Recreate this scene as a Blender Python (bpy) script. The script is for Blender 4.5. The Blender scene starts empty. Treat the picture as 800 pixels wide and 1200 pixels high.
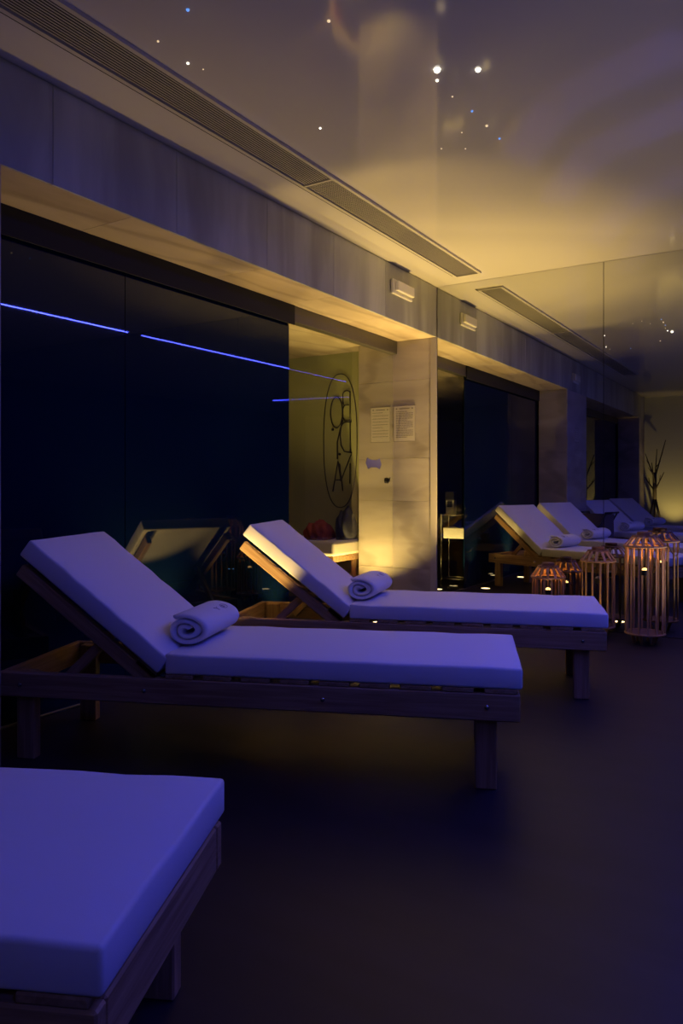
import bpy, bmesh, math, random
from mathutils import Vector, Matrix
random.seed(7)
PI = math.pi
sc = bpy.context.scene
C = sc.collection

# ------------------------------------------------------------------ camera, world, exposure
H = 1.05                       # lens height
F = 878.0                      # focal length in pixels of an 800x1200 frame
CY = 568.7                     # horizon row
YAW = math.atan(548.6 / F)
cd = bpy.data.cameras.new('camera'); cam = bpy.data.objects.new('camera', cd); C.objects.link(cam)
cd.sensor_fit = 'AUTO'; cd.sensor_width = 36.0; cd.lens = F / 1200 * 36
cd.shift_y = (CY - 600) / 1200
cd.clip_start = 0.02
cam.location = (0, 0, H); cam.rotation_euler = (PI / 2, 0, YAW)
sc.camera = cam

w = bpy.data.worlds.new('world'); sc.world = w; w.use_nodes = True
w.node_tree.nodes['Background'].inputs[0].default_value = (0.010, 0.010, 0.03, 1)
w.node_tree.nodes['Background'].inputs[1].default_value = 0.3
vs = sc.view_settings
vs.view_transform = 'Standard'; vs.look = 'None'; vs.gamma = 1; vs.use_curve_mapping = False
vs.exposure = 0.15
cy = sc.cycles
cy.use_denoising = True
cy.max_bounces = 12; cy.glossy_bounces = 8; cy.diffuse_bounces = 4; cy.transparent_max_bounces = 12
cy.sample_clamp_indirect = 4.0
cy.caustics_reflective = False; cy.caustics_refractive = False

# light levels
LED_COL = (0.055, 0.070, 1.0); LED_E = 255.0
BLUE_UP = 10.0
OPEN_FILL = ((-.28, 5.22, 26.0), (1.25, 2.3, 17.0), (1.25, -1.2, 9.0)); OPEN_FILL_COL = (1.0, 0.80, 0.70)
WARM = (1.0, 0.65, 0.18)
# niche lamps: y -> (watts, aim, cone)
UP_NICHE = {5.0: (6.0, (0, -.05, 1), 70), 3.9: (36.0, (0, 0, 1), 76), 2.8: (54.0, (0, 0, 1), 80)}
UP_CORNER = 410.0
ACCENT_FILL = 95.0
UP_MIRROR = 4.0
UP_INNER = 78.0

# ------------------------------------------------------------------ key dimensions (metres)
XW, ZC, ZB, XG, MY = -2.566, 2.658, 2.252, -2.956, 5.562
YB = -3.45                     # wall behind the camera
XR = 4.2                       # wall on the pool side
PIL0, PIL1 = 0.76, 1.703        # marble pillar along the left wall
END0 = -2.95                   # last pier of the left wall

# ------------------------------------------------------------------ materials
M = {}
def mat(name, col, rough=0.6, metal=0.0, spec=0.5, noise=None, bump=None, emit=None, estr=0.0, coat=0.0):
    m = bpy.data.materials.new(name); m.use_nodes = True; M[name] = m
    nt = m.node_tree; b = nt.nodes['Principled BSDF']
    b.inputs['Base Color'].default_value = (*col, 1); b.inputs['Roughness'].default_value = rough
    b.inputs['Metallic'].default_value = metal; b.inputs['Specular IOR Level'].default_value = spec
    b.inputs['Coat Weight'].default_value = coat
    if emit:
        b.inputs['Emission Color'].default_value = (*emit, 1); b.inputs['Emission Strength'].default_value = estr
    tc = nt.nodes.new('ShaderNodeTexCoord')
    if noise:                                        # (scale vector, second colour, detail, distortion, lo, hi)
        s, c2, det, dist, lo, hi = noise
        mp = nt.nodes.new('ShaderNodeMapping'); mp.inputs['Scale'].default_value = s
        nz = nt.nodes.new('ShaderNodeTexNoise'); nz.inputs['Scale'].default_value = 1
        nz.inputs['Detail'].default_value = det; nz.inputs['Distortion'].default_value = dist
        rp = nt.nodes.new('ShaderNodeValToRGB')
        rp.color_ramp.elements[0].position = lo; rp.color_ramp.elements[0].color = (*c2, 1)
        rp.color_ramp.elements[1].position = hi; rp.color_ramp.elements[1].color = (*col, 1)
        L = nt.links
        L.new(tc.outputs['Object'], mp.inputs[0]); L.new(mp.outputs[0], nz.inputs['Vector'])
        L.new(nz.outputs[0], rp.inputs[0]); L.new(rp.outputs[0], b.inputs['Base Color'])
    if bump:                                         # (scale, strength, distance)
        nb = nt.nodes.new('ShaderNodeTexNoise'); nb.inputs['Scale'].default_value = bump[0]; nb.inputs['Detail'].default_value = 3
        bp = nt.nodes.new('ShaderNodeBump'); bp.inputs['Strength'].default_value = bump[1]; bp.inputs['Distance'].default_value = bump[2]
        nt.links.new(tc.outputs['Object'], nb.inputs['Vector']); nt.links.new(nb.outputs[0], bp.inputs['Height'])
        nt.links.new(bp.outputs[0], b.inputs['Normal'])
    return m

mat('plaster', (0.42, 0.44, 0.33), 0.8, bump=(40, .1, .002))
mat('green_wall', (0.33, 0.35, 0.17), 0.75, noise=((1.5, 1.5, 1.2), (0.26, 0.28, 0.13), 3, .3, .35, .7))
mat('dark_wall', (0.02, 0.02, 0.025), 0.8)
mat('ceiling', (0.50, 0.48, 0.46), 0.07, spec=0.8, bump=(1.1, .04, .02))
mat('floor', (0.022, 0.016, 0.022), 0.45, spec=0.3, noise=((1.2, 9, 1), (0.015, 0.011, 0.016), 4, .4, .35, .7))
mat('black_glass', (0.002, 0.009, 0.030), 0.02, spec=0.5)
mat('mirror', (0.74, 0.75, 0.72), 0.006, metal=1.0)
mat('rail_metal', (0.10, 0.095, 0.09), 0.4, metal=0.6)
mat('vent_metal', (0.40, 0.38, 0.36), 0.5, metal=0.2)
mat('vent_dark', (0.012, 0.012, 0.012), 0.9)
mat('chrome', (0.7, 0.7, 0.7), 0.12, metal=1.0)
mat('steel_dark', (0.05, 0.05, 0.055), 0.35, metal=0.8)
mat('trim_paint', (0.36, 0.33, 0.31), 0.5)
mat('white_plastic', (0.55, 0.54, 0.52), 0.45)
mat('clear_plastic', (0.68, 0.66, 0.60), 0.2)
mat('fabric', (0.74, 0.73, 0.74), 0.92, spec=0.2, bump=(420, .18, .0012))
mat('towel', (0.76, 0.76, 0.78), 0.97, spec=0.1, bump=(520, .55, .003))
mat('emblem_thread', (0.26, 0.25, 0.30), 0.8)
mat('wood', (0.46, 0.30, 0.16), 0.62, spec=0.3, noise=((3, 55, 55), (0.29, 0.17, 0.08), 5, .9, .36, .68), bump=(60, .12, .002))
mat('wood_across', (0.46, 0.30, 0.16), 0.62, spec=0.3, noise=((55, 3, 55), (0.29, 0.17, 0.08), 5, .9, .36, .68))
mat('wood_up', (0.46, 0.30, 0.16), 0.62, spec=0.3, noise=((55, 55, 3), (0.29, 0.17, 0.08), 5, .9, .36, .68))
mat('bolt', (0.5, 0.5, 0.5), 0.25, metal=1.0)
mat('bamboo', (0.46, 0.27, 0.13), 0.55, noise=((60, 60, 6), (0.33, 0.18, 0.08), 4, .4, .35, .7))
mat('bamboo_dark', (0.16, 0.075, 0.04), 0.6)
mat('rope', (0.20, 0.13, 0.08), 0.9)
mat('paper', (0.44, 0.41, 0.36), 0.7)
mat('ink', (0.2, 0.18, 0.16), 0.8)
mat('logo_black', (0.012, 0.010, 0.010), 0.4)
mat('decal', (0.14, 0.14, 0.34), 0.5)
mat('red_cloth', (0.20, 0.030, 0.022), 0.85, bump=(60, .4, .01))
mat('navy_cloth', (0.018, 0.02, 0.035), 0.85, bump=(60, .4, .01))
mat('bench_pad', (0.55, 0.50, 0.40), 0.8)
mat('brown_cloth', (0.16, 0.12, 0.10), 0.9, bump=(70, .3, .006))
mat('twig', (0.03, 0.022, 0.018), 0.7)
mat('screen', (0.02, 0.02, 0.02), 0.15)
mat('led', (0.1, 0.1, 0.2), 0.4, emit=LED_COL, estr=LED_E)
mat('lamp_lens', (0.6, 0.5, 0.3), 0.3, emit=(1.0, 0.74, 0.34), estr=4.5)
mat('blue_lens', (0.3, 0.4, 0.6), 0.3, emit=(0.15, 0.45, 1.0), estr=8.0)
mat('bulb', (0.6, 0.5, 0.3), 0.3, emit=(1.0, 0.55, 0.16), estr=3.0)
mat('star_white', (0.5, 0.5, 0.5), 0.3, emit=(1.0, 0.9, 0.72), estr=3.0)
mat('star_amber', (0.5, 0.5, 0.5), 0.3, emit=(1.0, 0.72, 0.38), estr=0.8)
mat('star_blue', (0.3, 0.4, 0.5), 0.3, emit=(0.12, 0.35, 1.0), estr=0.9)

def stone(name, base, dark, scale, rot):
    m = bpy.data.materials.new(name); m.use_nodes = True; M[name] = m
    nt = m.node_tree; b = nt.nodes['Principled BSDF']; L = nt.links; N = nt.nodes.new
    tc = N('ShaderNodeTexCoord'); mp = N('ShaderNodeMapping'); mp.inputs['Rotation'].default_value = rot; mp.inputs['Scale'].default_value = scale
    oi = N('ShaderNodeObjectInfo'); ad = N('ShaderNodeVectorMath'); ad.operation = 'MULTIPLY_ADD'
    ad.inputs[1].default_value = (1, 1, 1)
    cm = N('ShaderNodeCombineXYZ'); mu = N('ShaderNodeMath'); mu.operation = 'MULTIPLY'; mu.inputs[1].default_value = 17.0
    L.new(oi.outputs['Random'], mu.inputs[0]); L.new(mu.outputs[0], cm.inputs[0]); L.new(mu.outputs[0], cm.inputs[2])
    L.new(tc.outputs['Object'], ad.inputs[0]); L.new(cm.outputs[0], ad.inputs[2]); L.new(ad.outputs[0], mp.inputs[0])
    n1 = N('ShaderNodeTexNoise'); n1.inputs['Scale'].default_value = 1.2; n1.inputs['Detail'].default_value = 6; n1.inputs['Distortion'].default_value = .7
    n2 = N('ShaderNodeTexWave'); n2.inputs['Scale'].default_value = .55; n2.inputs['Distortion'].default_value = 6; n2.inputs['Detail'].default_value = 4; n2.inputs['Detail Scale'].default_value = 1.4
    L.new(mp.outputs[0], n1.inputs['Vector']); L.new(mp.outputs[0], n2.inputs['Vector'])
    r1 = N('ShaderNodeValToRGB'); r1.color_ramp.elements[0].position = .3; r1.color_ramp.elements[0].color = (*dark, 1)
    r1.color_ramp.elements[1].position = .68; r1.color_ramp.elements[1].color = (*base, 1)
    r2 = N('ShaderNodeValToRGB'); r2.color_ramp.elements[0].position = 0; r2.color_ramp.elements[0].color = (.62, .6, .58, 1)
    r2.color_ramp.elements[1].position = .16; r2.color_ramp.elements[1].color = (1, 1, 1, 1)
    mx = N('ShaderNodeMix'); mx.data_type = 'RGBA'; mx.blend_type = 'MULTIPLY'; mx.inputs[0].default_value = .55
    L.new(n1.outputs[0], r1.inputs[0]); L.new(n2.outputs[0], r2.inputs[0])
    L.new(r1.outputs[0], mx.inputs[6]); L.new(r2.outputs[0], mx.inputs[7]); L.new(mx.outputs[2], b.inputs['Base Color'])
    b.inputs['Roughness'].default_value = .38; b.inputs['Specular IOR Level'].default_value = .35
stone('stone_band', (0.46, 0.47, 0.42), (0.27, 0.27, 0.25), (1.2, 2.4, .55), (.25, 0, 0))
stone('stone_soffit', (0.54, 0.46, 0.36), (0.34, 0.27, 0.20), (2.6, .9, 1), (0, 0, .3))
stone('stone_end', (0.44, 0.40, 0.36), (0.27, 0.24, 0.21), (.8, 1, 3.0), (0, .12, 0))

gm = bpy.data.materials.new('clear_glass'); gm.use_nodes = True; M['clear_glass'] = gm
nt = gm.node_tree; nt.nodes.clear()
o_ = nt.nodes.new('ShaderNodeOutputMaterial'); t_ = nt.nodes.new('ShaderNodeBsdfTransparent'); g_ = nt.nodes.new('ShaderNodeBsdfGlossy')
t_.inputs[0].default_value = (.93, .95, .92, 1); g_.inputs['Roughness'].default_value = 0.0
f_ = nt.nodes.new('ShaderNodeFresnel'); f_.inputs[0].default_value = 1.6; x_ = nt.nodes.new('ShaderNodeMixShader')
ge = nt.nodes.new('ShaderNodeNewGeometry'); iv = nt.nodes.new('ShaderNodeMath'); iv.operation = 'SUBTRACT'; iv.inputs[0].default_value = 1
mm = nt.nodes.new('ShaderNodeMath'); mm.operation = 'MULTIPLY'
nt.links.new(ge.outputs['Backfacing'], iv.inputs[1]); nt.links.new(iv.outputs[0], mm.inputs[0]); nt.links.new(f_.outputs[0], mm.inputs[1]); nt.links.new(mm.outputs[0], x_.inputs[0]); nt.links.new(t_.outputs[0], x_.inputs[1]); nt.links.new(g_.outputs[0], x_.inputs[2]); nt.links.new(x_.outputs[0], o_.inputs[0])

# ------------------------------------------------------------------ mesh helpers
def add_box(bm, x0, x1, y0, y1, z0, z1, mtx=None):
    vs_ = [bm.verts.new(Vector(p)) for p in ((x0,y0,z0),(x1,y0,z0),(x1,y1,z0),(x0,y1,z0),(x0,y0,z1),(x1,y0,z1),(x1,y1,z1),(x0,y1,z1))]
    if mtx is not None:
        for v in vs_: v.co = mtx @ v.co
    for f in ((3,2,1,0),(4,5,6,7),(0,1,5,4),(1,2,6,5),(2,3,7,6),(3,0,4,7)): bm.faces.new([vs_[i] for i in f])
    return vs_
def bevel_all(bm, r, seg=2):
    bmesh.ops.bevel(bm, geom=list(bm.edges), offset=r, segments=seg, affect='EDGES', profile=.5)
def add_lathe(bm, prof, n=20, close=True):
    rings = []
    for r, z in prof:
        rings.append([bm.verts.new((r*math.cos(2*PI*k/n), r*math.sin(2*PI*k/n), z)) for k in range(n)])
    for a, b in zip(rings, rings[1:]):
        for k in range(n): bm.faces.new((a[k], a[(k+1)%n], b[(k+1)%n], b[k]))
    if close:
        bm.faces.new(list(reversed(rings[0]))); bm.faces.new(rings[-1])
def add_tube(bm, pts, r, n=8, closed=False):
    pts = [Vector(p) for p in pts]; m = len(pts); rings = []
    rr = r if isinstance(r, (list, tuple)) else [r]*m
    up = Vector((0.13, 0.27, 0.95)).normalized()
    for i, p in enumerate(pts):
        if closed: d = pts[(i+1) % m] - pts[i-1]
        else: d = pts[min(i+1, m-1)] - pts[max(i-1, 0)]
        d.normalize()
        a = d.cross(up)
        if a.length < 1e-3: a = d.cross(Vector((1, 0, 0)))
        a.normalize(); b = d.cross(a)
        rings.append([bm.verts.new(p + (a*math.cos(2*PI*k/n) + b*math.sin(2*PI*k/n))*rr[i]) for k in range(n)])
    prs = list(zip(rings, rings[1:])) + ([(rings[-1], rings[0])] if closed else [])
    for a, b in prs:
        for k in range(n): bm.faces.new((a[k], a[(k+1)%n], b[(k+1)%n], b[k]))
    if not closed:
        bm.faces.new(list(reversed(rings[0]))); bm.faces.new(rings[-1])
def add_torus(bm, R, r, z, n=28, k=8):
    add_tube(bm, [(R*math.cos(2*PI*i/n), R*math.sin(2*PI*i/n), z) for i in range(n)], r, k, True)
def link(name, me, m, parent=None, smooth=False):
    o = bpy.data.objects.new(name, me); C.objects.link(o)
    if m and not me.materials: me.materials.append(M[m])
    o.parent = parent
    return o
def obj(name, bm, m, parent=None, smooth=False):
    bmesh.ops.recalc_face_normals(bm, faces=bm.faces)
    me = bpy.data.meshes.new(name); bm.to_mesh(me); bm.free()
    if smooth:
        for p in me.polygons: p.use_smooth = True
    return link(name, me, m, parent)
def box(name, x0, x1, y0, y1, z0, z1, m, parent=None, bev=0, seg=2):
    bm = bmesh.new(); add_box(bm, x0, x1, y0, y1, z0, z1)
    if bev: bevel_all(bm, bev, seg)
    return obj(name, bm, m, parent)
def tag(o, label, cat, group=None):
    o['label'] = label; o['category'] = cat
    if group: o['group'] = group
    return o
def empty(name, loc=(0,0,0), rz=0):
    o = bpy.data.objects.new(name, None); C.objects.link(o); o.location = loc; o.rotation_euler = (0, 0, rz); o.empty_display_size = .1
    return o
def struct(o): o['kind'] = 'structure'; return o
def copy_tree(o, parent=None):
    c = o.copy(); C.objects.link(c); c.parent = parent
    for ch in list(o.children): copy_tree(ch, c)
    return c

# ------------------------------------------------------------------ the room shell
struct(box('floor', -5.6, XR, YB, 7.0, -0.1, 0.0, 'floor'))
struct(box('ceiling', XW - .35, XR, YB, MY + .12, ZC, ZC + .1, 'ceiling'))
struct(box('wall_right', XR, XR + .1, YB, MY + .12, 0, ZC, 'dark_wall'))
struct(box('wall_back', -3.3, XR, YB - .12, YB, 0, ZC, 'plaster'))

# left wall: core masonry with marble panels hung on it
bm = bmesh.new()
add_box(bm, XG + .04, XW - .012, YB, MY, ZB + .012, ZC)
add_box(bm, XG + .04, XW - .012, PIL0 + .012, PIL1 - .012, 0, ZB + .012)
add_box(bm, XG + .04, XW - .012, YB, END0 - .012, 0, ZB + .012)
wl = struct(obj('wall_left', bm, 'stone_band'))
G = .0009
fj = [YB, -2.4, -1.55, -.70, .15, 1.0, 1.93, 2.621, 3.325, 4.015, 4.70, MY]
for a, b in zip(fj, fj[1:]):
    box('stone_panel', XW - .012, XW, a + G, b - G, ZB, ZC - .006, 'stone_band', wl, .0012, 1)
sj = [PIL1, 2.35, 3.29, 4.02, 4.72, MY]
for a, b in list(zip(sj, sj[1:])) + [(END0, -1.5), (-1.5, -.4), (-.4, PIL0)]:
    box('soffit_panel', XG + .03, XW - .0125, a + G, b - G, ZB, ZB + .012, 'stone_soffit', wl, .0012, 1)
zj = [0, .75, 1.5, ZB]
for a, b in zip(zj, zj[1:]):
    box('stone_panel', XW - .012, XW, PIL0, PIL1, a + G, b - G, 'stone_end', wl, .0012, 1)
    for y0 in (PIL0, PIL1 - .012):
        box('stone_panel', XG + .03, XW - .0125, y0, y0 + .012, a + G, b - G, 'stone_end', wl, .0012, 1)
    box('stone_panel', XW - .012, XW, YB, END0, a + G, b - G, 'stone_end', wl, .0012, 1)
    box('stone_panel', XG + .03, XW - .0125, END0 - .012, END0, a + G, b - G, 'stone_end', wl, .0012, 1)

# end wall: marble at the niche, mirror panels across the room
wf = struct(box('wall_far', -3.30, XR, MY + .014, MY + .12, 0, ZC, 'stone_end'))
ez = [0, .36, .92, 1.275, 1.92, ZB]
for a, b in zip(ez, ez[1:]):
    box('stone_panel', -3.30, -2.622, MY, MY + .014, a + G, b - G, 'stone_end', wf, .0012, 1)
box('edge_trim', -2.620, XW + .002, MY - .006, MY + .014, 0, ZB - .001, 'trim_paint', wf, .002, 1)
mx = [XW + .006, -1.256, 0.05, 1.36, 2.67, XR]
box('mirror_backing', XW + .004, XR, MY + .0055, MY + .0138, 0, ZC - .001, 'vent_dark', wf)
for a, b in zip(mx, mx[1:]):
    o = box('mirror_panel', a + .0022, b - .0022, MY, MY + .005, 0.004, ZC - .002, 'mirror', wf)

# inner room behind the glass
struct(box('wall_inner_far', -5.6, -3.2, 5.78, 5.9, 0, ZB + .1, 'green_wall'))
struct(box('wall_inner_left', -5.7, -5.6, -3.6, 5.9, 0, ZB + .1, 'dark_wall'))
struct(box('wall_inner_back', -5.6, -3.3, -3.6, -3.5, 0, ZB + .1, 'dark_wall'))
struct(box('ceiling_inner', -5.6, XG - .05, -3.5, 5.78, ZB, ZB + .1, 'stone_soffit'))

# ------------------------------------------------------------------ glass fronts
def window(name, y0, y1, panes):
    bm = bmesh.new(); add_box(bm, XG - .035, XG + .030, y0, y1, ZB - .105, ZB)
    bevel_all(bm, .003, 1)
    wn = struct(obj(name, bm, 'rail_metal'))
    box('floor_track', XG - .025, XG + .02, y0, y1, 0.0, .012, 'rail_metal', wn, .002, 1)
    for a, b, m, dx in panes:
        pn = box('glass_pane', XG - .005 + dx, XG + .005 + dx, a, b, .012, ZB - .10, m, wn)
    return wn, pn
w1, clear_pane = window('window_1', PIL1, MY, [(PIL1, 2.645, 'black_glass', 0), (2.650, 4.06, 'black_glass', 0), (4.02, MY - .003, 'clear_glass', -.014)])
window('window_2', END0, PIL0, [(END0, -1.6, 'black_glass', 0), (-1.594, PIL0, 'black_glass', 0)])
# black strip standing in for the shade on the header above the dark panes
box('header_cover', XG + .0302, XG + .040, PIL1, 4.08, ZB - .13, ZB - .001, 'vent_dark', w1)
# door lock on the clear pane
bm = bmesh.new(); add_tube(bm, [(XG - .004, 5.42, 1.09), (XG + .018, 5.42, 1.09)], .024, 18); add_tube(bm, [(XG + .018, 5.42, 1.09), (XG + .034, 5.42, 1.09)], .011, 12)
add_tube(bm, [(XG + .028, 5.40, 1.068), (XG + .028, 5.44, 1.112)], .005, 8)
obj('lock', bm, 'steel_dark', clear_pane)
# lilac decal on the clear pane
bm = bmesh.new()
pr = [(-.085, .0), (-.07, .045), (-.03, .028), (.03, .028), (.065, .042), (.085, -.005), (.065, -.045), (.03, -.03), (-.03, -.032), (-.06, -.048)]
a_ = [bm.verts.new((XG - .0065, 5.23 + y * 1.5, 1.225 + z)) for y, z in pr]; b_ = [bm.verts.new((XG - .0085, 5.23 + y * 1.5, 1.225 + z)) for y, z in pr]
bm.faces.new(a_); bm.faces.new(list(reversed(b_)))
for i in range(len(pr)): bm.faces.new((a_[i], a_[i-1], b_[i-1], b_[i]))
obj('decal', bm, 'decal', clear_pane)

# ------------------------------------------------------------------ ceiling vent
vent = empty('linear_vent', (-2.2, -.28, ZC)); tag(vent, 'long grey slotted air vent set into the ceiling beside the left wall', 'vent')
VL = 5.60; VW = .098
def vpart(name, x0, x1, y0, y1, z0, z1, m, parent=vent): return box(name, x0, x1, y0, y1, z0, z1, m, parent)
vpart('backing', -VW + .006, VW - .006, .01, VL - .01, -.004, -.0005, 'vent_dark')
vpart('frame', -VW - .008, -VW + .012, 0, VL, -.016, 0, 'vent_metal')
vpart('frame', VW - .012, VW + .008, 0, VL, -.016, 0, 'vent_metal')
vpart('frame', -VW - .008, VW + .008, -.012, 0, -.016, 0, 'vent_metal')
vpart('frame', -VW - .008, VW + .008, VL, VL + .012, -.016, 0, 'vent_metal')
vpart('shadow_gap', -VW - .032, -VW - .0085, -.012, VL + .012, -.003, 0, 'vent_dark')
YJ = 3.57
vpart('joint_bar', -VW + .012, VW - .012, YJ - .008, YJ + .008, -.015, -.004, 'vent_metal')
ns = 12
for k in range(ns):
    xk = -VW + .020 + k * (2*VW - .040) / (ns - 1)
    for a, b in ((.005, YJ - .008), (YJ + .008, VL - .005)):
        vpart('slat', xk - .0028, xk + .0028, a, b, -.0065, -.005, 'vent_metal')
bm = bmesh.new(); y = YJ + .03
while y < VL - .02: add_box(bm, -VW + .012, VW - .012, y - .0012, y + .0012, -.010, -.0042); y += .02
o = obj('cross_fins', bm, 'vent_metal', vent); o['kind'] = 'stuff'

# ------------------------------------------------------------------ ceiling stars
stars = [(-1.782,1.872,'b',.006),(-1.411,2.175,'a',.006),(-2.0,1.948,'a',.004),(-2.008,2.11,'w',.005),(-1.987,2.172,'a',.0025),(-1.868,2.809,'w',.005),
         (-1.221,2.651,'W',.014),(-1.087,2.735,'W',.011),(-1.254,2.723,'w',.006),(-1.253,2.87,'a',.0035),(-1.23,3.026,'b',.005),(-1.224,3.183,'a',.006),
         (-1.219,3.332,'b',.005),(-1.344,3.185,'a',.003),(-1.491,3.286,'a',.003),(-1.394,3.347,'a',.003)]
SL = ['tiny blue star light in the ceiling, away from the other two blue ones', 'lone amber star light between the vent and the two brightest star lights',
      'faint amber star light close to the vent, between the white and the blue one', 'small white star light beside the ceiling vent with a minute amber one next to it',
      'minute amber star light right next to the small white one beside the vent', 'lone small white star light near the vent joint, no other star beside it',
      'largest bright round white star light, with a small white one close beside it', 'second-largest bright white star light, beside the largest one',
      'small white star light tucked close beside the largest star light', 'faint amber star light between the largest star light and a blue one',
      'tiny blue star light between the largest star light and the cluster amber one', 'amber star light between the two blue star lights of the cluster',
      'tiny blue star light of the cluster, nearest to the mirror'] + ['very faint amber star speck in the cluster nearest to the mirror'] * 3
for (x, y, k, r), lab in zip(stars, SL):
    bm = bmesh.new(); add_lathe(bm, [(r, ZC - .0004), (r, ZC - .001), (r*.8, ZC - .001 - r*.6), (r*.3, ZC - .001 - r*.95)], 12)
    o = obj('star_light', bm, {'b': 'star_blue', 'a': 'star_amber', 'w': 'star_white', 'W': 'star_white'}[k])
    o.location = (x, y, 0); tag(o, lab, 'star light', 'star lights in the ceiling')

# ------------------------------------------------------------------ blue LED strips in the ceiling
def led_strip(p0, p1, label):
    p0, p1 = Vector(p0), Vector(p1); d = p1 - p0; rz = math.atan2(d.y, d.x)
    t = empty('led_strip', p0, rz); L_ = d.length
    bm = bmesh.new()
    for a, b in ((-.014, -.0072), (.0072, .014)): add_box(bm, 0, L_, a, b, -.007, 0)
    add_box(bm, 0, .0035, -.0072, .0072, -.007, 0); add_box(bm, L_ - .0035, L_, -.0072, .0072, -.007, 0)
    obj('profile', bm, 'steel_dark', t)
    box('diffuser', .004, L_ - .004, -.007, .007, -.0080, -.001, 'led', t)
    tag(t, label, 'light strip')
led_strip((.15, 1.25, ZC), (.15, 5.47, ZC), 'long blue light strip on the ceiling running up to the mirror')
led_strip((1.14, -.45, ZC), (2.7, -.2, ZC), 'short blue light strip across the ceiling, away from the mirror')

# ------------------------------------------------------------------ recessed floor uplights
def uplight(x, y, energy, label, group, cone=110, blend=.8, aim=(0, 0, 1), r=.045, col=WARM, lens='lamp_lens'):
    t = empty('floor_uplight', (x, y, 0))
    bm = bmesh.new(); add_lathe(bm, [(r + .012, .0002), (r + .012, .003), (r + .003, .006), (r, .006), (r, .0035)], 24, False); obj('bezel', bm, 'chrome', t, True)
    bm = bmesh.new(); add_lathe(bm, [(r, .0004), (r, .0035), (r*.6, .0045)], 24); obj('lens', bm, lens, t, True)
    l = bpy.data.lights.new('lamp', 'SPOT'); l.energy = energy; l.color = col; l.spot_size = math.radians(cone); l.spot_blend = blend; l.shadow_soft_size = .02
    lo = bpy.data.objects.new('lamp', l); C.objects.link(lo); lo.parent = t; lo.location = (0, 0, .03); lo.rotation_euler = Vector(aim).to_track_quat('-Z', 'Y').to_euler()
    tag(t, label, 'floor light', group)
NL = {5.0: 'round warm floor uplight in the glass niche beside the notice sheet', 3.9: 'round warm floor uplight in the glass niche behind the golden-lit backrest',
      2.8: 'round warm floor uplight in the glass niche between the two towel-topped lounger heads'}
for y, (e, d, cn) in UP_NICHE.items():
    uplight(-2.79, y, e, NL[y], 'floor uplights in the glass niche', cn, .9, d)
uplight(-2.20, 5.40, UP_CORNER, 'round warm floor uplight in the corner where marble wall meets mirror', None, 74, 1.0, (-.02, .0, 1))
uplight(-2.70, 2.66, ACCENT_FILL, 'small tilted warm floor uplight aimed at the backrest of the lantern-side lounger', None, 46, .5, (.17, .48, .74), r=.03)  # extra lamp added to throw gold light onto that backrest
uplight(-1.243, 5.12, UP_MIRROR, 'round warm floor uplight between the bamboo lanterns and the mirror', None, 100, .8)
for x, y, lab in ((.24, 3.9, 'blue floor uplight on the open floor facing the lounger beside the lanterns'),
                  (.20, 2.0, 'blue floor uplight on the open floor facing the lounger beside the pillar'),  # this one and the next are added for blue fill on the ceiling
                  (.20, -.6, 'blue floor uplight on the open floor facing the deep blue lounger')):
    uplight(x, y, BLUE_UP, lab, 'blue floor uplights on the open floor', 160, .6, col=(.05, .10, 1.0), lens='blue_lens')
uplight(-3.17, 4.22, UP_INNER, 'round warm floor uplight behind the glass beside the chrome stand', None, 120, .6)
uplight(-3.15, 5.20, UP_INNER, 'round warm floor uplight behind the glass beside the cream bench', None, 120, .6)
OL = ['large warm white floor uplight along the mirror, past the tallest lantern', 'large warm white floor uplight on the open floor beyond the pillar-side lounger', 'large warm white floor uplight on the open floor towards the back wall']
for (x, y, e), lab in zip(OPEN_FILL, OL):
    uplight(x, y, e, lab, 'warm white uplights on the open floor', 150, .8, r=.06, col=OPEN_FILL_COL)  # out-of-view uplights added to lift the neutral ambient light
uplight(-2.02, -2.92, 40.0, 'round warm floor uplight by the back wall beside the twig stand', None, 70, .8, (-.05, -.42, 1))

# ------------------------------------------------------------------ sun loungers
LW = .587; LS = 1.279; LB = .702; BA = .658; ZT = .4305; TM = .074; GAP = .03
def cushion(name, lx, ly, lz, parent, seed):
    rnd = random.Random(seed)
    bm = bmesh.new(); nx, ny = 14, 7
    add_box(bm, 0, lx, 0, ly, 0, lz); bevel_all(bm, .009, 3)
    bmesh.ops.subdivide_edges(bm, edges=[e for e in bm.edges if e.calc_length() > .3], cuts=11, use_grid_fill=True)
    for v in bm.verts:
        cx = v.co.x / lx; cyy = v.co.y / ly
        wv = .0014 * math.sin(cx * 23 + seed) * math.sin(cyy * 9 + seed * 1.7) + .0010 * math.sin(cx * 41 + cyy * 13 + seed)
        edge = min(cx, 1 - cx, cyy * .5, (1 - cyy) * .5)
        if v.co.z > lz * .6: v.co.z += wv + min(.006, edge * .05)
        if v.co.z > lz * .1 and (v.co.y < .003 or v.co.y > ly - .003):
            v.co.y += (.0012 * math.sin(cx * 30 + seed) + .0004) * (1 if v.co.y < .1 else -1)
    return obj(name, bm, 'fabric', parent, True)

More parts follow.
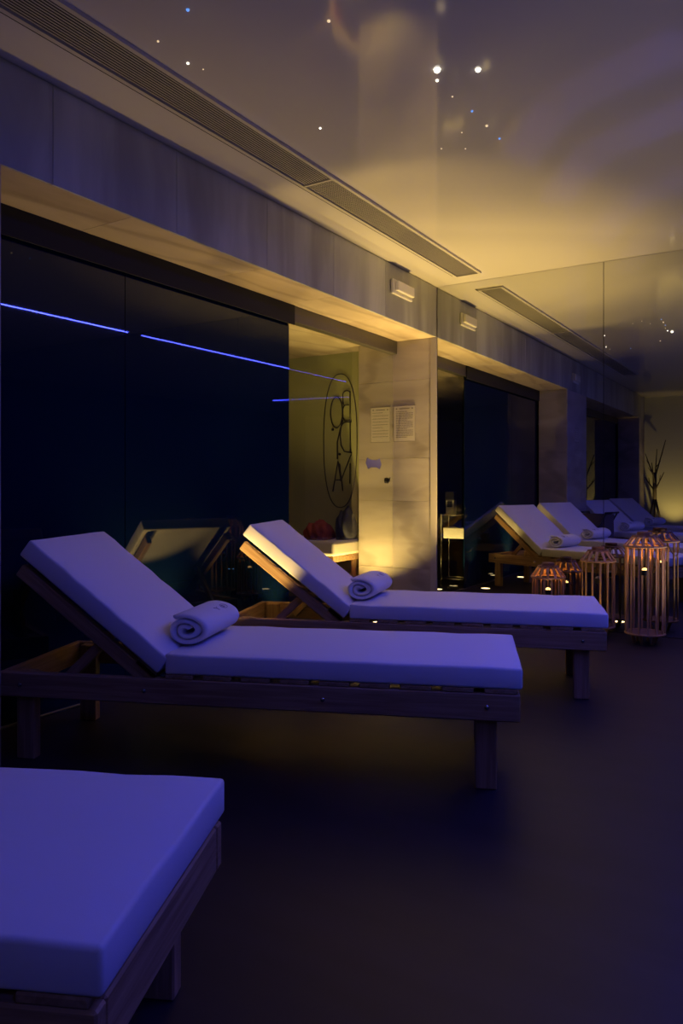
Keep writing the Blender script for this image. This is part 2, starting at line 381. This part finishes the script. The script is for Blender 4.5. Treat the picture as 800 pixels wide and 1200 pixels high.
def make_lounger():
    t = empty('sun_lounger')
    rail_n = box('side_rail', -.64, LS + GAP - .008, 0, .032, 0.246, .3395, 'wood', t, .004, 1)
    rail_f = box('side_rail', -.64, LS + GAP - .008, LW - .032, LW, 0.246, .3395, 'wood', t, .004, 1)
    box('end_rail', -.64, -.608, .033, LW - .033, 0.246, .3395, 'wood_across', t, .004, 1)
    box('end_rail', LS + GAP - .040, LS + GAP - .009, .033, LW - .033, 0.246, .3395, 'wood_across', t, .004, 1)
    for u in (-.585, 1.150):
        for v in (.033, LW - .033 - .046):
            box('leg', u, u + .074, v, v + .046, 0, .335, 'wood_up', t, .004, 1)
    n = 9; w_ = .108; pitch = (LS + GAP - .02 - w_ - .03) / (n - 1); me = None
    for k in range(n):
        u0 = .03 + k * pitch
        if me is None:
            o = box('slat', 0, w_, .002, LW - .002, .3400, .3560, 'wood_across', t, .003, 1); me = o.data
        else: o = link('slat', me, None, t)
        o.location = (u0, 0, 0)
    # bolts on the rail faces
    me = None
    for u in (-.55, -.05, .62, 1.19):
        for v, s in ((0, -1), (LW, 1)):
            if me is None:
                bm = bmesh.new(); add_lathe(bm, [(.0085, 0), (.0085, .003), (.005, .0055), (.0015, .006)], 10); o = obj('bolt', bm, 'bolt', rail_n, True); me = o.data
            else: o = link('bolt', me, None, rail_n if s < 0 else rail_f)
            o.location = (u, v, .293); o.rotation_euler = (PI/2 if s < 0 else -PI/2, 0, 0)
    cs = cushion('seat_cushion', LS, LW, TM, t, 1.3); cs.location = (GAP, 0, .3565)
    # raised back: children in a frame tilted about the hinge
    R_ = Matrix.Translation((0, 0, ZT - TM)) @ Matrix.Rotation(PI, 4, 'Z') @ Matrix.Translation((0, -LW, 0)) @ Matrix.Rotation(-BA, 4, 'Y')
    def bpart(o): o.matrix_local = R_ @ o.matrix_local; return o
    bpart(cushion('back_cushion', LB, LW, TM, t, 2.9))
    for v in (.012, LW - .044):
        bpart(box('back_rail', -.01, LB - .03, v, v + .032, -.075, -.022, 'wood', t, .004, 1))
    w2 = .092; n2 = 6; me = None
    for k in range(n2):
        if me is None:
            o = box('back_slat', 0, w2, .002, LW - .002, -.0215, -.003, 'wood_across', t, .003, 1); me = o.data
        else: o = link('back_slat', me, None, t)
        o.location = (.02 + k * (LB - .02 - w2) / (n2 - 1), 0, 0); bpart(o)
    c, s = math.cos(BA), math.sin(BA)
    for v in (.052, LW - .052):
        p1 = Vector((-c * .27 + s * .0, v, ZT - TM + s * .27 - c * .055)); p0 = Vector((-.42, v, .275))
        d = p1 - p0; bm = bmesh.new(); add_box(bm, 0, d.length + .03, -.011, .011, -.02, .02); bevel_all(bm, .003, 1)
        o = obj('support_strut', bm, 'wood', t); o.location = p0; o.rotation_euler = (0, -math.atan2(d.z, d.x), 0)
    return t
LOUNGERS = [
    ((-2.033, 1.974), .390, 'white-cushioned wooden lounger between the marble pillar and the golden-lit lounger'),
    ((-2.056, 3.310), .344, 'white-cushioned wooden lounger beside the bamboo lanterns, backrest underside glowing gold'),
    ((-1.996, 0.138), .430, 'white-cushioned wooden lounger glowing deep blue beside the brown laundry bag'),
    ((-1.98, -1.50), .420, 'white-cushioned wooden lounger in front of the dark twig stand by back wall'),
]
proto = make_lounger(); loungers = []
for i, (p, a, lab) in enumerate(LOUNGERS):
    o = proto if i == 0 else copy_tree(proto)
    o.location = (*p, 0); o.rotation_euler = (0, 0, a); tag(o, lab, 'sun lounger', 'sun loungers along the glass wall'); loungers.append(o)

# ------------------------------------------------------------------ rolled towels
def make_towel():
    t = empty('rolled_towel'); LEN = .36
    n = 96; turns = 2.25; outl = []; th = .026
    def pt(f, off):
        a = f * turns * 2 * PI + .6
        r = .014 + .062 * f + off
        wob = 1 + .05 * math.sin(3 * a + 1) * (1 - f * .6)
        return (r * math.cos(a) * 1.10 * wob, r * math.sin(a) * .74 * wob)
    outer = [pt(i / n, th / 2) for i in range(n + 1)]; inner = [pt(i / n, -th / 2 + .001) for i in range(n + 1)]
    poly = outer + inner[::-1]
    zmin = min(p[1] for p in poly)
    bm = bmesh.new(); rings = []
    cl = [pt(i / n, 0) for i in range(n + 1)]; cpoly = cl + cl[::-1]
    for y, k in ((0, .35), (.006, .8), (.014, 1), (.10, 1), (.20, 1.0), (.28, 1), (LEN - .014, 1), (LEN - .006, .8), (LEN, .35)):
        sag = 1 + .02 * math.sin(y * 25)
        rings.append([bm.verts.new(((c_[0] + (p[0] - c_[0]) * k) * sag, y, (c_[1] + (p[1] - c_[1]) * k) - zmin)) for p, c_ in zip(poly, cpoly)])
    m = len(poly)
    for a, b in zip(rings, rings[1:]):
        for i in range(m): bm.faces.new((a[i], a[(i+1) % m], b[(i+1) % m], b[i]))
    for rg in (rings[0], rings[-1]):
        for i in range(n): bm.faces.new((rg[i], rg[i+1], rg[m-2-i], rg[m-1-i]))
    cloth = obj('cloth', bm, 'towel', t, True)
    # embroidered emblem on the outer turn: an oval with two letter strokes
    def surf(ang, y, lift=.001):
        # outermost winding: a = f*turns*2pi+.6 with f in the last turn
        a_end = turns * 2 * PI + .6
        a = ang
        while a + 2 * PI <= a_end: a += 2 * PI
        f = (a - .6) / (turns * 2 * PI); p = pt(f, th / 2 + lift)
        return (p[0], y, p[1] - zmin)
    def stitched(name, lines):
        bm = bmesh.new()
        for pts, closed in lines: add_tube(bm, [surf(1.05 + q, .25 + p) for p, q in pts], .0011, 6, closed)
        obj(name, bm, 'emblem_thread', cloth, True)
    stitched('emblem_oval', [([(.024 * math.cos(2*PI*i/18) + .03, .19 * math.sin(2*PI*i/18)) for i in range(18)], True)])
    stitched('emblem_letter', [([(.02, .1), (.02, -.1)], False), ([(.02, .1), (.036, .04), (.022, 0), (.038, -.06), (.02, -.1)], False)])
    stitched('emblem_letter', [([(-.055, .13), (-.04, 0), (-.025, .13)], False), ([(-.04, 0), (-.04, -.14)], False)])
    return t
tw = make_towel()
TOW = [(0, .008, .125, .04, 'rolled white towel with stitched emblem on the lounger beside the marble pillar'),
       (1, .010, .11, .10, 'rolled white towel with stitched emblem on the lounger beside the bamboo lanterns'),
       (2, .02, .12, .05, 'rolled white towel on the deep blue lounger beside the laundry bag'),
       (3, .02, .12, .05, 'rolled white towel on the lounger in front of the twig stand')]
for k, (li, u, v, rz, lab) in enumerate(TOW):
    o = tw if k == 0 else copy_tree(tw)
    lo_ = loungers[li]; a = lo_.rotation_euler.z
    x = lo_.location.x + math.cos(a) * (u + .055) - math.sin(a) * v; y = lo_.location.y + math.sin(a) * (u + .055) + math.cos(a) * v
    o.location = (x, y, .4395); o.rotation_euler = (0, 0, a - rz); tag(o, lab, 'towel', 'rolled towels on the loungers')

# ------------------------------------------------------------------ bamboo lanterns
def make_lantern(x, y, R, z_ring, z_eave, bulb_z, lamp_w, label, nsl=18, rz=0, lit=True):
    t = empty('bamboo_lantern', (x, y, 0), rz)
    zb = .075; rt = R * .60
    bm = bmesh.new(); add_torus(bm, R, .008, zb, 30, 6); obj('bottom_ring', bm, 'bamboo', t, True)
    bm = bmesh.new(); add_torus(bm, R * 1.05, .008, z_eave, 30, 6); obj('eave_ring', bm, 'bamboo', t, True)
    bm = bmesh.new(); add_torus(bm, rt, .009, z_ring, 24, 6); obj('top_ring', bm, 'bamboo_dark', t, True)
    bm = bmesh.new(); add_lathe(bm, [(rt * .62, z_ring - .010), (rt * .66, z_ring - .006), (rt * .66, z_ring + .026), (rt * .60, z_ring + .030)], 22); obj('cap', bm, 'bamboo_dark', t)
    bm = bmesh.new()
    for k in range(3):
        a = k * PI / 3; ca, sa = math.cos(a), math.sin(a)
        add_tube(bm, [(-rt * ca, -rt * sa, z_ring - .012), (rt * ca, rt * sa, z_ring - .012)], .005, 6)
    obj('cap_support', bm, 'bamboo_dark', t)
    bm = bmesh.new(); add_lathe(bm, [(R - .012, zb - .006), (R - .010, zb), (R - .012, zb + .006)], 26); obj('base_disc', bm, 'bamboo_dark', t)
    me = None
    for k in range(nsl):
        a = 2 * PI * k / nsl
        if me is None:
            bm = bmesh.new(); add_box(bm, R - .0045, R + .0035, -.0062, .0062, zb, z_eave); bevel_all(bm, .002, 1); o = obj('slat', bm, 'bamboo', t); me = o.data
        else: o = link('slat', me, None, t)
        o.rotation_euler = (0, 0, a)
    me = None
    for k in range(nsl):
        a = 2 * PI * (k + .5) / nsl
        if me is None:
            bm = bmesh.new(); d = Vector((rt, 0, z_ring)) - Vector((R * 1.07, 0, z_eave))
            mt = Matrix.Translation((R * 1.07, 0, z_eave + .004)) @ Matrix.Rotation(math.atan2(d.x, d.z), 4, 'Y')
            add_box(bm, -.003, .003, -.0085, .0085, 0, d.length, mt); o = obj('roof_slat', bm, 'bamboo', t); me = o.data
        else: o = link('roof_slat', me, None, t)
        o.rotation_euler = (0, 0, a)
    me = None
    for k in range(6):
        if me is None:
            bm = bmesh.new(); add_tube(bm, [(R * .72, 0, zb), (R * .52, 0, .006)], .009, 8); o = obj('foot', bm, 'bamboo', t); me = o.data
        else: o = link('foot', me, None, t)
        o.rotation_euler = (0, 0, 2 * PI * k / 6 + .3)
    # hanging candle cup with a glowing disc
    bm = bmesh.new(); add_lathe(bm, [(.006, bulb_z - .034), (.021, bulb_z - .030), (.024, bulb_z + .004), (.021, bulb_z + .004), (.019, bulb_z - .006)], 18, False)
    for k in range(3):
        a = 2 * PI * k / 3 + .5; add_tube(bm, [(.022 * math.cos(a), .022 * math.sin(a), bulb_z), (.012 * math.cos(a), .012 * math.sin(a), z_ring - .012)], .0012, 5)
    cup = obj('candle_cup', bm, 'steel_dark', t, False)
    bm = bmesh.new(); add_lathe(bm, [(.0185, bulb_z - .006), (.0185, bulb_z + .004), (.016, bulb_z + .012), (.006, bulb_z + .018)], 14); obj('candle', bm, 'bulb' if lit else 'bench_pad', cup, True)
    l = bpy.data.lights.new('lamp', 'SPOT'); l.energy = lamp_w if lit else 0.0; l.color = (1.0, .40, .09); l.shadow_soft_size = .012; l.spot_size = math.radians(165); l.spot_blend = .3
    lo = bpy.data.objects.new('lamp', l); C.objects.link(lo); lo.parent = t; lo.location = (0, 0, bulb_z + .030); lo.rotation_euler = (PI, 0, 0)
    # rope carrying loop hanging from the eave
    bm = bmesh.new(); pts = []
    for i in range(13):
        s = i / 12; a = .5 + (s - .5) * .9
        pts.append(((R * 1.08 + .012 * math.sin(PI * s)) * math.cos(a), (R * 1.08 + .012 * math.sin(PI * s)) * math.sin(a), z_eave - .01 - .09 * math.sin(PI * s)))
    add_tube(bm, pts, .0035, 6); obj('rope_handle', bm, 'rope', t, True)
    tag(t, label, 'lantern', 'bamboo lanterns in front of the mirror')
make_lantern(-.926, 5.27, .122, .712, .648, .485, 1.6, 'tallest slatted bamboo lantern with a glowing bulb, in front of the mirror', 14, .1)
make_lantern(-1.247, 5.36, .108, .594, .527, .40, .05, 'medium-height slatted bamboo lantern, between the tall and short lanterns', 13, .25, False)
make_lantern(-1.588, 5.33, .110, .469, .396, .300, .9, 'shortest slatted bamboo lantern, behind the foot of the golden-lit lounger', 13, .4)

# ------------------------------------------------------------------ emergency light boxes on the marble
def emergency(y0, y1, z0, z1, label):
    t = empty('emergency_light', (XW, (y0 + y1) / 2, (z0 + z1) / 2)); a = (y1 - y0) / 2; b = (z1 - z0) / 2
    box('housing', 0.0002, .022, -a, a, -b, b, 'white_plastic', t, .008, 2)
    box('lens', .0225, .05, -a + .035, a - .02, -b + .022, b - .012, 'clear_plastic', t, .010, 2)
    tag(t, label, 'emergency light')
emergency(4.77, 5.09, 2.435, 2.545, 'white emergency light box on the marble band near the mirror')
emergency(1.22, 1.50, 2.36, 2.48, 'white emergency light box on the marble band above the pillar')

# ------------------------------------------------------------------ notices
def notice(loc, rz, w_, h_, label, lines=16, logo=True):
    t = empty('notice', loc, rz)
    box('sheet', -w_/2, w_/2, -.004, -.0003, -h_/2, h_/2, 'paper', t, .0012, 1)
    bm = bmesh.new(); rnd = random.Random(3); y0, y1 = -.0046, -.0042
    bt = .0011
    for (a, b, c_, d) in ((-w_/2, w_/2, h_/2 - .004, h_/2), (-w_/2, w_/2, -h_/2, -h_/2 + .004), (-w_/2, -w_/2 + .003, -h_/2, h_/2), (w_/2 - .003, w_/2, -h_/2, h_/2)): add_box(bm, a, b, y0, y1, c_, d)
    obj('border', bm, 'ink', t)
    bm = bmesh.new()
    add_box(bm, -w_*.40, -w_*.33, y0, y1, h_*.40, h_*.44); add_box(bm, -w_*.24, w_*.24, y0, y1, h_*.405, h_*.43); add_box(bm, w_*.33, w_*.40, y0, y1, h_*.40, h_*.44)
    for i in range(lines):
        z = h_ * (.33 - .76 * i / lines); x = -w_ * .40; e = w_ * (.40 if i % 5 else .12)
        while x < e:
            k = w_ * rnd.uniform(.04, .14); add_box(bm, x, min(x + k, e), y0, y1, z, z + h_ * .016); x += k + w_ * .02
    obj('print', bm, 'ink', t)
    tag(t, label, 'notice')
notice((-2.857, MY, 1.562), 0, .200, .300, 'printed notice sheet fixed to the marble beside the glass edge')
notice((-3.085, MY, 1.562), 0, .190, .300, 'pale printed notice sheet on the marble behind the clear glass', 9)
notice((XW, 1.27, 1.70), PI/2, .20, .19, 'small white sign plate on the marble pillar', 5)

# ------------------------------------------------------------------ logo on the green wall
def lg(cx, cyy):      # traced in picture units of the emblem, laid on the wall plane in metres
    u = (cx - 200) / 424.0; v = (610 - cyy) / 1200.0
    return (u * .5497, v * 1.3187)
t = empty('wall_emblem', (-3.621, 5.78, 1.4557)); tag(t, 'black line emblem of letters inside an oval on the green wall', 'emblem')
def strokes(name, lines, r):
    bm = bmesh.new()
    for pts, cl in lines: add_tube(bm, [(lg(*p)[0], -.010, lg(*p)[1]) for p in pts], r, 6, cl)
    obj(name, bm, 'logo_black', t, True)
def ell(cx, cyy, rx, ry, n=40, pw=1.0):
    out = []
    for i in range(n):
        a = 2 * PI * i / n; c, s = math.cos(a), math.sin(a)
        out.append((cx + rx * math.copysign(abs(c) ** pw, c), cyy + ry * math.copysign(abs(s) ** pw, s)))
    return out
strokes('oval', [(ell(200, 610, 138, 552, 56, .85), True)], .0042)
strokes('letter', [([(282,208),(282,450)], False), ([(282,214),(262,200),(238,203),(223,225),(222,300),(236,320),(272,318)], False), ([(236,322),(223,345),(222,420),(240,448),(292,450)], False)], .0055)
strokes('letter', [(ell(170, 374, 50, 128), True)], .0055)
strokes('letter', [([(283,450),(284,710)], False), ([(292,460),(235,460),(208,490),(200,560),(208,650),(235,702),(296,712)], False)], .0055)
strokes('letter', [([(222,442),(195,540),(177,620),(178,762)], False)], .0065)
strokes('letter', [([(290,728),(205,945)], False), ([(282,800),(280,965)], False), ([(195,800),(222,1025)], False)], .0055)
strokes('letter', [([(182,780),(140,1030)], False), ([(182,780),(207,945)], False), ([(153,936),(212,934)], False)], .0055)
for p in ((138, 515), (195, 722)):
    bm = bmesh.new(); add_tube(bm, [(lg(*p)[0], -.014, lg(*p)[1]), (lg(*p)[0], -.002, lg(*p)[1])], .011, 10); obj('dot', bm, 'logo_black', t)

# ------------------------------------------------------------------ treatment bench in the inner room with cloths
t = empty('padded_bench', (-3.62, 5.46, 0))
box('pad', -.42, .30, -.26, .26, .46, .585, 'bench_pad', t, .025, 3)
box('frame', -.40, .28, -.24, .24, .41, .459, 'wood', t, .004, 1)
for u in (-.37, .20):
    for v in (-.22, .17): box('leg', u, u + .05, v, v + .05, 0, .41, 'wood_up', t, .004, 1)
box('shelf', -.36, .24, -.20, .20, .16, .18, 'wood', t, .003, 1)
tag(t, 'low cream padded bench against the green wall behind the glass', 'bench')
def heap(name, loc, sx, sy, sz, m, seed, label, cat):
    rnd = random.Random(seed); bm = bmesh.new(); bmesh.ops.create_icosphere(bm, subdivisions=4, radius=1)
    ph = [rnd.uniform(0, 6) for _ in range(6)]
    for v in bm.verts:
        d = v.co.normalized(); k = 1 + .12 * math.sin(5*d.x + ph[0]) * math.sin(4*d.y + ph[1]) + .07 * math.sin(11*d.x + 7*d.z + ph[2]) + .04 * math.sin(19*d.y + 9*d.x + ph[3])
        v.co = Vector((d.x*k*sx, d.y*k*sy, max(d.z*k, -.35)*sz + .35*sz))
    o = obj(name, bm, m, None, True); o.location = loc; tag(o, label, cat)
heap('cushion', (-3.58, 5.38, .586), .12, .14, .115, 'red_cloth', 4, 'dark red cushion on the cream bench behind the glass', 'cushion')
heap('robe', (-3.385, 5.50, .586), .060, .14, .19, 'navy_cloth', 5, 'dark navy bundled robe beside the red cushion on the bench', 'robe')
heap('blanket', (-3.55, 5.40, .181), .17, .15, .12, 'red_cloth', 8, 'red bundled blanket on the shelf under the cream bench', 'blanket')

# ------------------------------------------------------------------ chrome stand behind the dark pane (seen in the mirror)
t = empty('chrome_stand', (-3.125, 3.86, 0))
for u in (-.13, .13):
    for v in (-.10, .10):
        bm = bmesh.new(); add_tube(bm, [(u, v, 0), (u, v, .75)], .008, 10); obj('leg', bm, 'chrome', t, True)
for z in (.08, .74):
    bm = bmesh.new(); add_tube(bm, [(-.13, -.10, z), (.13, -.10, z), (.13, .10, z), (-.13, .10, z)], .007, 8, True); obj('shelf_rim', bm, 'chrome', t, True)
box('top_shelf', -.125, .125, -.095, .095, .741, .747, 'white_plastic', t)
box('tray', -.11, .125, -.09, .09, .50, .61, 'white_plastic', t, .006, 2)
tag(t, 'slim chrome stand with white tray behind the dark glass pane', 'stand')
t = empty('dispenser', (-3.175, 3.88, .748))
box('body', -.045, .045, -.04, .04, 0, .15, 'white_plastic', t, .008, 2); box('screen', -.03, .03, .041, .046, .075, .135, 'screen', t, .002, 1); box('hood', -.05, .05, -.045, .05, .151, .235, 'steel_dark', t, .008, 2)
tag(t, 'small white dispenser with dark hood standing on the chrome stand', 'dispenser')

# ------------------------------------------------------------------ laundry bag by the pillar (seen in the mirror)
t = empty('laundry_bag', (-2.33, 1.18, 0), .2)
bm = bmesh.new(); N_ = 28; rings = []
for z, k in ((.05, .80), (.07, .93), (.25, .97), (.45, 1.02), (.60, 1.0), (.68, 1.03)):
    ring = []
    for i in range(N_):
        a = 2*PI*i/N_; c, s = math.cos(a), math.sin(a)
        ring.append(bm.verts.new((.19*k*math.copysign(abs(c)**.5, c) + .006*math.sin(5*a + z*14), .15*k*math.copysign(abs(s)**.5, s) + .006*math.cos(4*a + z*11), z)))
    rings.append(ring)
for a, b in zip(rings, rings[1:]):
    for i in range(N_): bm.faces.new((a[i], a[(i+1) % N_], b[(i+1) % N_], b[i]))
bm.faces.new(list(reversed(rings[0])))
obj('cloth_bag', bm, 'brown_cloth', t, True)
for v in (-.165, .165):
    bm = bmesh.new(); add_tube(bm, [(-.20, v, .01), (.20, v, .70)], .011, 8); obj('frame_leg', bm, 'steel_dark', t, True)
    bm = bmesh.new(); add_tube(bm, [(.20, v + math.copysign(.024, v), .01), (-.20, v + math.copysign(.024, v), .70)], .011, 8); obj('frame_leg', bm, 'steel_dark', t, True)
for u in (-.20, .20):
    bm = bmesh.new(); add_tube(bm, [(u, -.195, .70), (u, .195, .70)], .013, 8); obj('top_bar', bm, 'steel_dark', t, True)
tag(t, 'brown cloth laundry bag in a dark folding frame by the pillar', 'laundry bag')

# ------------------------------------------------------------------ twig coat stand by the back wall
t = empty('twig_stand', (-2.345, -3.16, 0), .3)
bm = bmesh.new(); add_tube(bm, [(0, 0, .80), (0, 0, 1.28)], .034, 10); obj('trunk', bm, 'twig', t, True)
for a in (.2, 2.2, 4.3, 5.4):
    bm = bmesh.new(); add_tube(bm, [(0, 0, .86), (.09*math.cos(a), .09*math.sin(a), .5), (.19*math.cos(a), .19*math.sin(a), 0.012)], [.020, .016, .012], 8); obj('leg', bm, 'twig', t, True)
for a, z0, z1, r in ((.0, 1.22, 1.85, .20), (2.9, 1.22, 1.62, .16), (1.4, 1.1, 1.45, .17), (4.5, 1.1, 1.70, .15), (3.4, 1.0, 1.20, .22), (.25, 1.0, 1.28, .20)):
    bm = bmesh.new(); c, s = math.cos(a), math.sin(a)
    add_tube(bm, [(0, 0, z0 - .05), (r*.5*c, r*.5*s, (z0 + z1)/2 - .03), (r*c, r*s, z1)], [.016, .011, .006], 7)
    add_tube(bm, [(r*.5*c, r*.5*s, (z0 + z1)/2 - .03), (r*.5*c + .10*math.cos(a + .7), r*.5*s + .10*math.sin(a + .7), (z0 + z1)/2 + .09)], [.009, .004], 6)
    obj('branch', bm, 'twig', t, True)
tag(t, 'dark twig-like branching coat stand by the back wall', 'coat stand')
